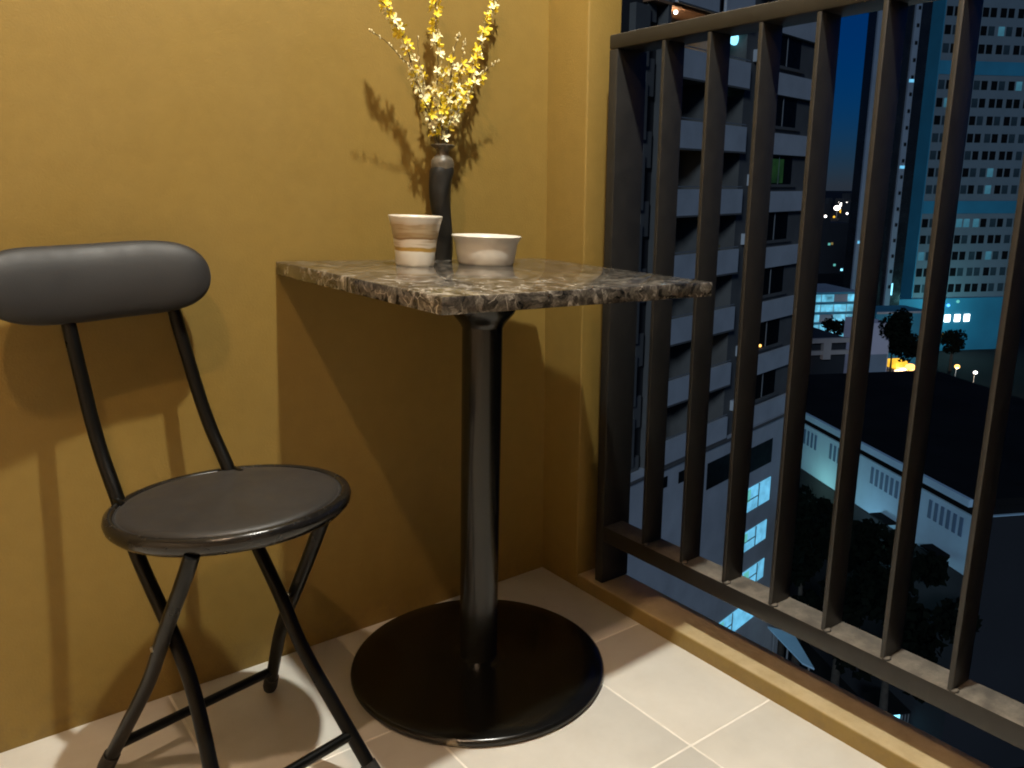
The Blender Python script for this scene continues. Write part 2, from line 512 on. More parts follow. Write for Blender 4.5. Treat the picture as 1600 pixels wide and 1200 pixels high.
# ceiling downlights that light the corner
def downlight(loc, watts, label, size, col):
    t = thing('ceiling_light', loc, label, 'light')
    MB().lathe([(0.045, -0.001), (0.062, -0.001), (0.062, -0.008), (0.045, -0.012), (0.042, -0.004)], 32).build('trim_ring', M_CEIL, t, 40)
    MB().lathe([(0.0, -0.0025), (0.043, -0.0025)], 32).build('diffuser', G_LAMP, t, 40)
    ld = bpy.data.lights.new('downlight_lamp', 'SPOT')
    ld.energy = watts
    ld.color = col
    ld.shadow_soft_size = size
    ld.spot_size = math.radians(165)
    ld.spot_blend = 0.35
    lo = bpy.data.objects.new('lamp', ld)
    COL.objects.link(lo)
    lo.parent = t
    lo.location = (0, 0, -0.03)
downlight((-0.53, -0.80, 2.499), 205, 'round ceiling downlight above the table', 0.03, (0.98, 0.95, 0.84))
downlight((-1.42, -1.12, 2.499), 68, 'round ceiling downlight above the chair side', 0.035, (1.0, 0.68, 0.44))

# ------------------------------------------------------------------ railing
rl = thing('balcony_railing', (0.04, -0.18, 0.032), 'dark bronze metal railing of flat upright bars at the balcony edge', 'railing')
RO = Vector((0.04, -0.18, 0.032))
def rbox(name, x0, x1, y0, y1, z0, z1, bev=0.0015):
    return bevbox(name, (x0-RO.x, x1-RO.x, y0-RO.y, y1-RO.y, z0-RO.z, z1-RO.z), M_RAIL, rl, bev)
XR = 0.013
rbox('post', XR, 0.092, -0.195, -0.172, 0.0325, 1.1495)
rbox('top_rail', XR-0.001, 0.088, -3.99, -0.172, 1.150, 1.1765, 0.003)
rbox('bottom_rail', XR-0.001, 0.069, -3.99, -0.1955, 0.1345, 0.1700, 0.002)
bar_me = MB().box(0, 0.052, -0.004, 0.004, 0.0, 0.979).mesh('bar', M_RAIL, 40, 0.0012, 2)
weld_me = MB().ball((0.004, 0, 0.0), (0.009, 0.0075, 0.0035), 10, 5).mesh('weld', M_RAIL, 0)
for i in range(35):
    y = -0.3169 + 0.004 - 0.10499*i
    if y < -3.95: break
    o = link('bar', bar_me, rl)
    o.location = (XR-RO.x+0.0005, y-RO.y, 0.1704-RO.z)
    w = link('weld', weld_me, o)
    w.location = (0.002, -0.004, 0.0)

# ------------------------------------------------------------------ bistro table
TB = Vector((-0.362, -0.255, 0.0))
tb = thing('bistro_table', TB, 'square dark marble topped table on a black pedestal in the corner', 'table')
# cast base plate and column
MB().lathe([(0, 0.0005), (0.232, 0.0005), (0.238, 0.003), (0.240, 0.008), (0.2385, 0.0125), (0.233, 0.0155), (0.20, 0.0172), (0.12, 0.0195), (0.06, 0.022), (0.041, 0.0245), (0.036, 0.027), (0, 0.027)], 96).build('base', M_ENAMEL, tb, 50)
top_c = Vector((0.0145, -0.004, 0.705))
d = top_c.normalized()
MB().tube([d*0.02, d*0.25, d*0.5, d*0.70], 0.0355, 40).build('column', M_ENAMEL, tb, 40)
fl = MB().lathe([(0, 0), (0.0372, 0), (0.0385, 0.004), (0.044, 0.011), (0.055, 0.024), (0.0575, 0.030), (0.0585, 0.068), (0, 0.068)], 40).build('flange', M_ENAMEL, tb, 40)
fl.location = d*0.658
fl.rotation_euler = d.to_track_quat('Z', 'Y').to_euler()
# top: four corners as they stand, a little out of level
BL = Vector((-0.6125, -0.0015, 0.7647)); BR = Vector((-0.0660, -0.0660, 0.7472))
FL = Vector((-0.6120, -0.5530, 0.7605)); FR = Vector((-0.0750, -0.5300, 0.7410))
nrm = (FR-FL).cross(BL-FL).normalized()
TH = 0.0235
m = MB()
for p in (FL, FR, BR, BL):
    m.v.append(tuple(p - TB))
for p in (FL, FR, BR, BL):
    m.v.append(tuple(p - TB - nrm*TH))
m.f = [(0, 1, 2, 3), (7, 6, 5, 4), (0, 4, 5, 1), (1, 5, 6, 2), (2, 6, 7, 3), (3, 7, 4, 0)]
m.build('table_top', M_MARBLE, tb, 40, 0.0018, 2)
def on_top(x, y):
    p = FL
    return Vector((x, y, p.z - (nrm.x*(x-p.x) + nrm.y*(y-p.y))/nrm.z))
tilt = nrm.to_track_quat('Z', 'Y').to_euler()
tilt = Vector((0, 0, 1)).rotation_difference(nrm).to_euler()

# ------------------------------------------------------------------ cup, bowl, vase
c = MB()
pr = [(0, 0.0012), (0.0285, 0.0012), (0.0300, 0.0), (0.0325, 0.0005), (0.0340, 0.004), (0.0352, 0.022), (0.0385, 0.048), (0.0430, 0.070), (0.0468, 0.0835), (0.0475, 0.0862), (0.0465, 0.0872), (0.0445, 0.0858), (0.0405, 0.068), (0.0360, 0.046), (0.0325, 0.022), (0.0300, 0.008), (0, 0.006)]
cup = c.lathe(pr, 56).build('cup', M_CUP, None, 60)
cup.location = on_top(-0.413, -0.143) + nrm*0.0004
cup.rotation_euler = tilt
tag(cup, 'flared ceramic cup with brown and gold bands, beside the vase', 'cup')

pr = [(0, 0.002), (0.042, 0.002), (0.046, 0.0), (0.050, 0.001), (0.0525, 0.005), (0.0555, 0.022), (0.0580, 0.038), (0.0605, 0.0445), (0.0645, 0.0500), (0.0655, 0.0525), (0.0640, 0.0540), (0.0600, 0.0525), (0.0560, 0.045), (0.0535, 0.030), (0.0500, 0.010), (0, 0.008)]
bowl = MB().lathe(pr, 64).build('bowl', M_BOWL, None, 60)
bowl.location = on_top(-0.264, -0.148) + nrm*0.0004
bowl.rotation_euler = tilt
tag(bowl, 'plain white ceramic bowl with a flared rim, on the marble table', 'bowl')

vz = thing('vase', on_top(-0.2985, -0.045) + nrm*0.0004, 'slim dark grey twisted ceramic vase holding yellow branches', 'vase')
vz.rotation_euler = tilt
m = MB(); n_ = 40; rings = []
NZ = 40
for k in range(NZ+1):
    t = k/NZ
    z = 0.175*t
    rr = 0.0185 + 0.0045*t - 0.0035*math.sin(math.pi*t)**2
    if t > 0.93: rr *= 1-((t-0.93)/0.07)**2*0.10
    tw = math.radians(20) + math.radians(150)*t
    offx = 0.0055*math.sin(2*math.pi*(t*0.95+0.1)); offy = 0.003*math.cos(2*math.pi*t)
    i = len(m.v)
    for j in range(n_):
        an = 2*math.pi*j/n_
        q = (abs(math.cos(an))**3.4 + abs(math.sin(an))**3.4)**(-1/3.4)
        r2 = rr*(0.55*q + 0.45)
        m.v.append((offx + r2*math.cos(an+tw), offy + r2*math.sin(an+tw), z))
    rings.append(i)
for a, b in zip(rings, rings[1:]):
    for j in range(n_):
        m.f.append((a+j, a+(j+1) % n_, b+(j+1) % n_, b+j))
m.f.append(tuple(rings[0]+j for j in reversed(range(n_))))
m.build('body', M_VASE, vz, 60)
vo_ = (0.0055*math.sin(2*math.pi*1.05), 0.003, 0)
MB().lathe([(0.0215, 0.172), (0.0222, 0.180), (0.0215, 0.1875), (0.0175, 0.193), (0.0125, 0.197), (0.0118, 0.203), (0.0145, 0.209), (0.0218, 0.2130), (0.0232, 0.2155), (0.0210, 0.2170), (0.0135, 0.213), (0.0105, 0.205), (0.0105, 0.16)], 40, vo_).build('neck', M_VASETOP, vz, 60)
mouth = Matrix.LocRotScale(vz.location, tilt.to_quaternion(), None) @ Vector((vo_[0], vo_[1], 0.205))

# ------------------------------------------------------------------ flowering branches
def petal_mesh(name, mat, npet, cup_):
    m = MB()
    for k in range(npet):
        a = 2*math.pi*k/npet
        ca, sa = math.cos(a), math.sin(a)
        pts = [(0.0, 0, 0.0), (0.42, 0.26, 0.18*cup_), (0.85, 0.22, 0.55*cup_), (1.0, 0.0, 0.62*cup_), (0.85, -0.22, 0.55*cup_), (0.42, -0.26, 0.18*cup_), (0.5, 0, 0.10*cup_)]
        i = len(m.v)
        m.v += [(x*ca-y*sa, x*sa+y*ca, z) for x, y, z in pts]
        m.f += [(i, i+1, i+6), (i+1, i+2, i+6), (i+2, i+3, i+6), (i+3, i+4, i+6), (i+4, i+5, i+6), (i+5, i, i+6)]
    m.tube([(0, 0, -0.5), (0, 0, 0.05)], [0.06, 0.14], 5)
    return m.mesh(name, mat, 0)
blos = [petal_mesh('blossom', M_PETAL, 4, 1.0), petal_mesh('blossom', M_PETAL2, 4, 0.6), petal_mesh('blossom', M_PETAL, 5, 0.8)]
BR_GROUP = 'yellow flowering branches in the vase'
def spline(pts, n):
    out = []
    P = [pts[0]] + pts + [pts[-1]]
    for i in range(1, len(P)-2):
        for k in range(n):
            t = k/n
            a, b, c, d_ = P[i-1], P[i], P[i+1], P[i+2]
            out.append(0.5*((2*b) + (c-a)*t + (2*a-5*b+4*c-d_)*t*t + (3*b-a-3*c+d_)*t**3))
    out.append(P[-2])
    return out
def branch(label, pts, nb, nbud, thick=0.0016, bl_range=(0.1, 0.95)):
    ctrl = [mouth + Vector((random.uniform(-.004, .004), random.uniform(-.004, .004), -0.03))]
    ctrl += [Vector(p) for p in pts]
    sp = spline(ctrl, 7)
    sp = [p + Vector((random.uniform(-1, 1), random.uniform(-1, 1), 0))*0.0007 for p in sp]
    t = thing('flowering_branch', ctrl[0], label, 'branch', 0, BR_GROUP)
    loc = [p-ctrl[0] for p in sp]
    N = len(loc)
    MB().tube(loc, [thick*(1-0.65*k/N) for k in range(N)], 6).build('stem', M_STEM, t, 0)
    nb = int(nb*2.1)
    for k in range(nb):
        f = bl_range[0] + (bl_range[1]-bl_range[0])*(k+random.random())/nb
        i = min(N-2, int(f*(N-1)))
        p = loc[i].lerp(loc[i+1], random.random())
        ax = (loc[i+1]-loc[i]).normalized()
        dr = Vector((random.gauss(0, 1), random.gauss(0, 1), random.gauss(0.2, 0.7)))
        dr = (dr - ax*dr.dot(ax)).normalized()*0.85 + ax*0.35
        dr.normalize()
        if (p + ctrl[0]).z < mouth.z + 0.022: continue
        s = random.uniform(0.0068, 0.0118)*(1.0 if f < 0.8 else 0.85)
        o = link('blossom', random.choice((blos[0], blos[1], blos[1], blos[2])), t)
        o.location = p + dr*0.5*s
        o.rotation_euler = dr.to_track_quat('Z', 'Y').to_euler()
        o.rotation_euler.rotate_axis('Z', random.uniform(0, 6))
        o.scale = (s, s, s)
    if nbud:
        m = MB()
        for k in range(nbud):
            f = random.uniform(0.25, 1.0)**0.8
            i = min(N-2, int(f*(N-1)))
            p = loc[i].lerp(loc[i+1], random.random())
            dr = Vector((random.gauss(0, 1), random.gauss(0, 1), random.gauss(0.4, 0.6))).normalized()
            r = random.uniform(0.0011, 0.0021)
            m.ball(p + dr*0.003, (r, r, r*1.7), 6, 4)
        m.build('buds', M_BUD, t, 0)['kind'] = 'stuff'
branch('tall leftmost yellow branch reaching past the top of the picture', [(-0.3196, -0.05, 1.0097), (-0.3461, -0.06, 1.0544), (-0.3663, -0.068, 1.1042), (-0.3832, -0.075, 1.1419), (-0.4052, -0.08, 1.1678), (-0.4265, -0.085, 1.1949), (-0.44, -0.09, 1.2221)], 24, 26)
branch('thin bare-tipped twig sticking out furthest to the left', [(-0.3202, -0.06, 1.0091), (-0.3497, -0.075, 1.0508), (-0.3727, -0.085, 1.0891), (-0.4043, -0.095, 1.1105), (-0.4368, -0.1, 1.1334), (-0.4664, -0.105, 1.1437)], 6, 20, 0.0012, (0.1, 0.5))
branch('upright middle yellow branch with brown stem, left of the centre', [(-0.3013, -0.045, 1.0108), (-0.3047, -0.05, 1.0556), (-0.3035, -0.055, 1.1217), (-0.3034, -0.05, 1.1714), (-0.3022, -0.05, 1.2199), (-0.3055, -0.05, 1.2513)], 22, 24)
branch('tall rightmost yellow branch leaning out to the right', [(-0.2716, -0.045, 1.0121), (-0.2483, -0.05, 1.0521), (-0.2209, -0.045, 1.1118), (-0.2025, -0.04, 1.1459), (-0.1854, -0.035, 1.1847), (-0.1622, -0.03, 1.2244), (-0.15, -0.03, 1.2623)], 30, 26)
branch('short fine twig pointing right below the rightmost branch', [(-0.2805, -0.05, 1.0114), (-0.252, -0.06, 1.0489), (-0.226, -0.065, 1.0843), (-0.2059, -0.07, 1.1058), (-0.1842, -0.075, 1.1241)], 9, 24, 0.0011, (0.15, 0.7))
branch('bud-tipped branch in the middle, ending under the right branch', [(-0.2949, -0.055, 1.0105), (-0.288, -0.07, 1.0606), (-0.2893, -0.08, 1.1092), (-0.2808, -0.085, 1.1506), (-0.2797, -0.09, 1.1608)], 14, 30, 0.0013, (0.1, 0.65))
branch('bud-tipped branch just right of the middle one', [(-0.2784, -0.04, 1.0121), (-0.2512, -0.035, 1.0716), (-0.2341, -0.03, 1.1249), (-0.2244, -0.025, 1.1639)], 16, 24, 0.0013, (0.1, 0.7))
branch('short upright twig with fine buds at the left', [(-0.308, -0.04, 1.0108), (-0.3202, -0.035, 1.067), (-0.3281, -0.03, 1.1169), (-0.3309, -0.03, 1.1594)], 8, 24, 0.0012, (0.1, 0.7))
branch('low bushy branch of yellow flowers over the vase mouth, front', [(-0.3041, -0.065, 1.0039), (-0.3122, -0.075, 1.042), (-0.3243, -0.08, 1.0629), (-0.327, -0.08, 1.0605)], 13, 10, 0.0013, (0.05, 0.98))
branch('low branch of pale flowers over the vase mouth, right side', [(-0.287, -0.06, 0.9992), (-0.2734, -0.066, 1.0245), (-0.2615, -0.07, 1.0453), (-0.2513, -0.07, 1.0595)], 12, 10, 0.0013, (0.05, 0.98))

# ------------------------------------------------------------------ folding chair
CH = Vector((-0.847, -0.1595, 0.0))
CA = math.radians(11.1)
ch = thing('folding_chair', CH, 'black folding chair with padded round seat and low backrest beside the table', 'chair', CA)
# local axes: x to the sitter's right of the picture, -y forward
def L(u, v, z): return Vector((u, -v, z))
def cham(pts, r, n=4):
    """round the corners of a polyline"""
    out = [pts[0]]
    for a, b, c in zip(pts, pts[1:], pts[2:]):
        ra = min(r, (b-a).length*0.45); rb = min(r, (c-b).length*0.45)
        p, q = b + (a-b).normalized()*ra, b + (c-b).normalized()*rb
        for k in range(n+1):
            t = k/n
            out.append(p*(1-t)**2 + b*2*t*(1-t) + q*t*t)
    out.append(pts[-1])
    return out
for s in (-1, 1):
    pts = [L(s*0.079-0.014, -0.128, 0.785), L(s*0.080-0.012, -0.110, 0.702), L(s*0.086-0.003, -0.062, 0.523), L(s*0.089, -0.005, 0.440), L(s*0.087, 0.030, 0.370), L(s*0.085, 0.130, 0.268), L(s*0.085, 0.172, 0.205), L(s*0.120, 0.310, 0.012)]
    MB().tube(cham(pts, 0.06, 5), 0.0105, 14).build('back_leg_tube', M_TUBE, ch, 40)
    dd = (pts[-1]-pts[-2]).normalized()
    MB().tube([pts[-1]-dd*0.035, pts[-1]-dd*0.004, pts[-1]+dd*0.008], [0.0125, 0.0130, 0.0115], 14).build('foot_cap', M_CAP, ch, 40)
    pts = [L(s*0.100, 0.236, 0.442), L(s*0.102, 0.224, 0.418), L(s*0.108, 0.151, 0.305), L(s*0.109, 0.081, 0.196), L(s*0.145, -0.034, 0.012)]
    MB().tube(cham(pts, 0.05, 5), 0.0105, 14).build('leg', M_TUBE, ch, 40)
    dd = (pts[-1]-pts[-2]).normalized()
    MB().tube([pts[-1]-dd*0.035, pts[-1]-dd*0.004, pts[-1]+dd*0.008], [0.0125, 0.0130, 0.0115], 14).build('foot_cap', M_CAP, ch, 40)
    # pivot bolt where the two tubes cross
    MB().tube([L(s*0.078, 0.1265, 0.271), L(s*0.120, 0.1265, 0.271)], 0.004, 10).build('pivot_bolt', M_METAL, ch, 40)
    # hinge bracket under the rim
    MB().box(s*0.094-0.004, s*0.094+0.004, -0.02, 0.012, 0.418, 0.452).build('hinge_bracket', M_TUBE, ch, 40, 0.002)
MB().tube([L(-0.132, -0.002, 0.062), L(0.132, -0.002, 0.062)], 0.0080, 12).build('crossbar', M_TUBE, ch, 40)
MB().tube([L(-0.108, 0.262, 0.080), L(0.108, 0.262, 0.080)], 0.0080, 12).build('crossbar', M_TUBE, ch, 40)
# seat: glossy moulded rim and vinyl pad
st = bpy.data.objects.new('seat', None); COL.objects.link(st); st.parent = ch
st.location = L(0.0185, 0.122, 0.4485)
st.rotation_euler = Vector((0.0096, 0.067, 1)).normalized().to_track_quat('Z', 'Y').to_euler()
st.rotation_euler = Vector((0, 0, 1)).rotation_difference(Vector((0.0096, 0.060, 1)).normalized()).to_euler()
pan = [(0.0, -0.020), (0.10, -0.021), (0.150, -0.022), (0.162, -0.019), (0.1695, -0.011), (0.1712, -0.003), (0.1690, 0.0035), (0.1640, 0.0065), (0.1590, 0.0055), (0.1560, 0.0015), (0.1550, -0.004)]
MB().lathe(pan, 96).build('seat_rim', M_PLASTIC, st, 60)
MB().lathe([(0.1545, -0.004), (0.1540, 0.0025), (0.1500, 0.0060), (0.1430, 0.0078), (0.11, 0.0098), (0.06, 0.0112), (0.0, 0.0118)], 96).build('seat_pad', M_VINYL, st, 60)
pp = [(0.1552*math.cos(2*math.pi*k/96), 0.1552*math.sin(2*math.pi*k/96), 0.0022) for k in range(97)]
MB().tube(pp, 0.0016, 8, False).build('piping', M_VINYL2, st, 0)
# backrest: a stuffed bar with rounded ends, bowed backwards a little
m = MB(); NU, NC = 60, 28
Lh, Hh, Th = 0.163, 0.0575, 0.0245
rings = []
for k in range(NU+1):
    a = math.pi*k/NU
    u = -Lh*math.copysign(abs(math.cos(a))**0.75, math.cos(a))
    e = max(0.0, 1-(abs(u)/Lh)**5.0)
    hh = Hh*e**0.5; tt = Th*e**0.45
    yb = 0.020*(u/Lh)**2
    i = len(m.v)
    if k in (0, NU):
        m.v.append((u, -yb, 0)); rings.append((i, 1)); continue
    for j in range(NC):
        b = 2*math.pi*j/NC
        cy = math.copysign(abs(math.cos(b))**0.8, math.cos(b)); cz = math.copysign(abs(math.sin(b))**0.8, math.sin(b))
        puff = 1 + 0.03*math.sin(u*60)*0.3
        m.v.append((u, -yb + tt*cy*puff, hh*cz + 0.004*math.sin(u*25)*0.3))
    rings.append((i, NC))
for (a, na), (b, nb) in zip(rings, rings[1:]):
    for j in range(NC):
        k = (j+1) % NC
        if na == 1: m.f.append((a, b+k, b+j))
        elif nb == 1: m.f.append((a+j, a+k, b))
        else: m.f.append((a+j, a+k, b+k, b+j))
bk = m.build('backrest', M_VINYL2, ch, 0)
bk.location = L(-0.042, -0.112, 0.7535)
bk.rotation_euler = (math.radians(-12), 0, math.radians(-6))

# ================================================================== the city outside
GZ = -34.0
gr = MB().box(-200, 6000, -3000, 6000, GZ-1, GZ).build('ground', M_GROUND)
tag(gr, kind='structure')

def city(name, x, y, az, label, cat='building'):
    """a building frame: local x along azimuth az (deg from +Y to +X), local -y faces the balcony side"""
    return thing(name, (x, y, GZ), label, cat, math.radians(90-az))

# ---- the near apartment tower
ta = city('apartment_tower', 30.01, 26.62, 79.4, 'pale apartment tower with stacked balcony parapets, nearest behind the railing')
def bx(x0, x1, y0, y1, z0, z1): return MB().box(x0, x1, y0, y1, z0-GZ, z1-GZ)
def part(name, mat, parent, *b): return bx(*b).build(name, mat, parent)
part('podium_wall', M_CONC, ta, -12, 16.0, 0.0, 16, GZ, -13.45)
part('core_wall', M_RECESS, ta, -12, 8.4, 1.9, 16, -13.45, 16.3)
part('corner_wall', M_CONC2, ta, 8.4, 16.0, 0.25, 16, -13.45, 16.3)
part('roof', M_ROOFD, ta, -12.2, 16.2, 0.0, 16.2, 16.3, 16.8)
part('podium_ledge', M_CONC2, ta, -12, 15.9, -0.12, 0.0, -13.60, -13.48)
for (a, b_) in ((-1.35, -1.1), (2.65, 3.35), (6.25, 8.4)):
    part('pier', M_CONC2, ta, a, b_, 0.32, 1.9, -13.45, 16.3)
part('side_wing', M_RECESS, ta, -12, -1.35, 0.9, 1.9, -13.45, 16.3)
SH = 3.21
winp_me = bx(0, 3.55, -0.03, 0.03, GZ, GZ+1.55).mesh('window', M_GLASSD)
for k in range(9):
    zb = -13.42 + SH*k
    zt = zb + 1.32
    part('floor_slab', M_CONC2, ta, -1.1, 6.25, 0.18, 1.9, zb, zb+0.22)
    part('parapet', M_CONC, ta, -1.1, 2.65, 0.0, 0.16, zb, zt)
    part('parapet', M_CONC, ta, 3.35, 6.25, 0.0, 0.16, zb, zt)
    part('spandrel', M_CONC, ta, 8.4, 15.95, 0.0, 0.25, zb+0.02, zt-0.14)
    part('window_sill', M_CONC2, ta, 8.9, 13.0, 0.08, 0.25, zt+0.10, zt+0.26)
    w = link('window', winp_me, ta); w.location = (9.0, 0.235, zt+0.28-GZ)
    part('window_frame', M_FRAME, w, 1.74, 1.82, -0.06, -0.031, GZ, GZ+1.55)
    part('side_panel', M_CONC2, ta, -3.6, -2.45, 0.55, 0.9, zb+0.35, zb+0.35+2.55)
    part('side_panel', M_CONC2, ta, -2.40, -1.75, 0.70, 0.9, zb-0.9, zb+0.75)
    part('handrail', M_FRAME, ta, -1.1, 2.65, 0.05, 0.10, zt+0.10, zt+0.15)
    part('handrail', M_FRAME, ta, 3.35, 6.25, 0.05, 0.10, zt+0.10, zt+0.15)
    part('drip_edge', M_CONC2, ta, -1.1, 6.25, -0.03, 0.0, zb-0.04, zb+0.05)
    part('condenser_unit', M_CONC, ta, 7.0+0.25*(k % 3), 7.8+0.25*(k % 3), -0.05, 0.31, zb+1.5, zb+2.1)
    # sliding doors at the back of the loggias
    part('balcony_door', M_GLASSD, ta, -0.4, 1.9, 1.86, 1.90, zb+0.25, zb+2.55)
    part('balcony_door', M_GLASSD, ta, 3.9, 5.3, 1.86, 1.90, zb+0.25, zb+2.55)
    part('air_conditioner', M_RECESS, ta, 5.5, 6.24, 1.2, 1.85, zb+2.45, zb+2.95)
# lit rooms and lamps on it
zf = lambda k: -13.42 + SH*k
o = part('lit_room', G_WARM, ta, -0.9, 2.3, 1.78, 1.84, zf(6)+1.0, zf(6)+2.6)
o['label'] = 'warm lit balcony room'
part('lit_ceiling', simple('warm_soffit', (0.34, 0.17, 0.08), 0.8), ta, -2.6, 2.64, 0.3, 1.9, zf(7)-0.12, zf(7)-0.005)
for u_, y_ in ((-1.2, 0.9), (0.0, 0.8), (-0.9, 1.5)):
    b_ = MB().ball((u_, y_, zf(7)-0.19-GZ), 0.10, 10, 6).build('bulb', G_BULB, ta, 0)
ld = bpy.data.lights.new('balcony_bulbs', 'POINT'); ld.energy = 60; ld.color = (1, 0.75, 0.5); ld.shadow_soft_size = 0.1
lo = bpy.data.objects.new('lamp', ld); COL.objects.link(lo); lo.parent = ta; lo.location = (-0.6, 1.0, zf(7)-0.4-GZ)
MB().ball((6.1, 1.0, 8.45-GZ), (0.5, 0.2, 0.33), 12, 6).build('lamp_shade', G_BULBC, ta, 0)
part('lit_panel', G_BULBG, ta, 5.5, 6.1, 1.80, 1.85, 5.15, 5.75)
part('curtain', G_DIMWARM, ta, -0.5, 1.7, 1.80, 1.85, zf(4)+1.3, zf(4)+2.5)
part('curtain', G_GREEN, ta, 9.6, 11.4, 0.18, 0.20, zf(4)+1.65, zf(4)+3.0)
part('lit_window_edge', G_CYAN, ta, 8.75, 8.98, 0.10, 0.22, zf(4)+1.55, zf(4)+3.05)
part('lit_window_edge', G_CYAN, ta, -0.2, 0.05, 1.5, 1.6, zf(2)+1.2, zf(2)+2.4)
part('potted_plant', simple('dull_ochre', (0.20, 0.15, 0.06), 0.8), ta, 3.9, 4.5, 0.2, 0.5, zf(3)+1.32, zf(3)+1.62)
MB().ball((10.0, 0.15, zf(1)+1.75-GZ), 0.09, 8, 5).build('bulb', G_BULBW, ta, 0)
part('down_pipe', M_CONC2, ta, 8.15, 8.28, 0.18, 0.31, -13.4, 16.2)
part('curtain', G_DIMWARM, ta, 4.1, 5.1, 1.80, 1.85, zf(1)+1.3, zf(1)+2.5)
# podium windows
part('window', M_GLASSD, ta, 4.2, 7.7, -0.03, 0.03, -16.05, -14.45)
part('window', M_GLASSD, ta, 8.7, 12.45, -0.03, 0.03, -16.40, -14.80)
part('window', M_GLASSD, ta, -0.55, -0.05, -0.03, 0.03, -14.65, -14.05)
part('window', M_GLASSD, ta, 1.10, 1.70, -0.03, 0.03, -14.80, -14.15)
for z0, z1, x0, x1 in ((-19.05, -17.45, 9.0, 12.6), (-21.75, -20.40, 9.0, 12.5), (-24.55, -23.2, 9.6, 12.6), (-27.1, -25.6, 6.6, 12.3)):
    w = part('lit_window', G_CYAN, ta, x0, x1, -0.03, 0.03, z0, z1)
    part('mullion', M_FRAME, w, x0+1.9, x0+1.98, -0.07, -0.031, z0, z1)
    part('mullion', M_FRAME, w, x0, x0+1.9, -0.07, -0.031, (z0+z1)/2-0.03, (z0+z1)/2+0.03)
    part('blind', G_BULBG, w, x0+0.1, x0+0.8, -0.06, -0.032, z0+0.7, z1-0.1)

# ---- the long low shed with the pale eave
sh = city('long_shed', 52.9, 33.8, 207.2, 'long low building with a flat black roof and pale blue eave line')
part('wall', M_SHEDW, sh, -12, 18.0, 0.6, 19.5, GZ, -17.15)
part('clerestory', M_ROOFD, sh, -12, 17.8, 0.75, 19, -17.15, -16.42)
part('roof', M_ROOFD, sh, -12.2, 18.2, 0.25, 20.0, -16.42, -16.02)
part('eave', M_SHEDW, sh, -12.2, 18.2, 0.0, 0.25, -16.42, -15.98)
lv_me = bx(0, 0.27, -0.04, 0.0, GZ, GZ+1.15).mesh('louvre', M_SLIT)
for a_, n__ in ((-3.6, 4), (-1.2, 5), (3.1, 5), (8.3, 7), (14.3, 6)):
    for k in range(n__):
        o = link('louvre', lv_me, sh); o.location = (a_+0.54*k, 0.6, -18.65-GZ)
part('dark_foot_strip', M_DARKB, sh, -12, 18.15, 0.48, 0.6, GZ, -20.75)  # added dark strip, so the lit blue shows only above it
part('end_wall', M_DARKB, sh, 18.0, 18.12, 0.6, 19.5, GZ, -17.2)
for u_, z_, w_, h_ in ((9.8, -20.3, 1.8, 0.3), (15.0, -20.2, 1.6, 0.3)):
    part('awning', M_ROOFD, sh, u_, u_+w_, -0.2, 0.6, z_, z_+h_*0.4)

for u_, e_, c_ in ((3.0, 130, (0.5, 1.0, 0.9)), (9.0, 90, (0.4, 0.75, 1.0)), (14.5, 100, (0.4, 0.78, 1.0))):  # leftmost inferred from the greenish wall; the bluish two added to brighten the cladding
    MB().ball((u_, -1.6, -21.6-GZ), 0.10, 8, 5).build('yard_fill_lamp', G_BULBC, sh, 0)
    ld = bpy.data.lights.new('yard_fill_light', 'POINT'); ld.energy = e_; ld.color = c_; ld.shadow_soft_size = 0.2
    lo = bpy.data.objects.new('lamp', ld); COL.objects.link(lo); lo.parent = sh; lo.location = (u_, -1.8, -20.9-GZ)

# ---- trees: leafy masses in the dark
leaf_tpl = []
def tree(x, y, h, rw, label, dark=M_LEAF, nl=1400, z0=GZ, lo_=0.45):
    t = thing('tree', (x, y, z0), label, 'tree', 0, 'dark trees between the buildings')
    MB().tube([(0, 0, 0), (0.1, 0.1, h*0.3), (0.0, 0.2, h*0.62)], [0.35, 0.26, 0.10], 8).build('trunk', M_TRUNK, t, 0)
    m = MB()
    cl = [(random.gauss(0, .5)*rw*0.7, random.gauss(0, .5)*rw*0.7, h*random.uniform(lo_, 0.9), random.uniform(0.30, 0.5)*rw) for _ in range(12)]
    for k in range(nl):
        cx, cy, cz, r = random.choice(cl)
        d_ = Vector((random.gauss(0, 1), random.gauss(0, 1), random.gauss(0, 1))).normalized()*r*random.random()**0.4
        p = Vector((cx, cy, cz)) + d_
        a = Vector((random.gauss(0, 1), random.gauss(0, 1), random.gauss(0, 1))).normalized()*random.uniform(0.22, 0.42)
        b_ = a.orthogonal().normalized()*random.uniform(0.14, 0.26)
        i = len(m.v)
        m.v += [tuple(p-a), tuple(p+b_), tuple(p+a), tuple(p-b_)]
        m.f.append((i, i+1, i+2, i+3))
    m.build('crown', dark, t)
    return t
tree(111.8, 58.6, 18.6, 3.5, 'round dark tree beside the lilac block', nl=3200, lo_=0.66)
tree(119.5, 73.5, 15.0, 2.4, 'dark tree between the lit office and the lilac block')
for u_, y_, h_, rw_, lab in ((2.2, -4.6, 15.6, 2.5, 'leftmost dark tree along the foot of the pale shed wall'), (6.0, -3.6, 16.2, 2.8, 'second dark tree from the left along the shed wall'), (9.6, -4.4, 16.0, 2.7, 'middle dark tree along the foot of the shed wall'), (13.0, -3.5, 15.9, 2.7, 'fourth dark tree from the left along the shed wall'), (17.6, -3.2, 15.6, 2.9, 'rightmost dark tree at the end of the shed wall')):
    tree(52.9 - 0.457*u_ + 0.889*y_, 33.8 - 0.889*u_ - 0.457*y_, h_, rw_, lab, nl=2200)
tree(160, 72.5, 9.0, 3.0, 'dark tree at the roadside under the right tower')

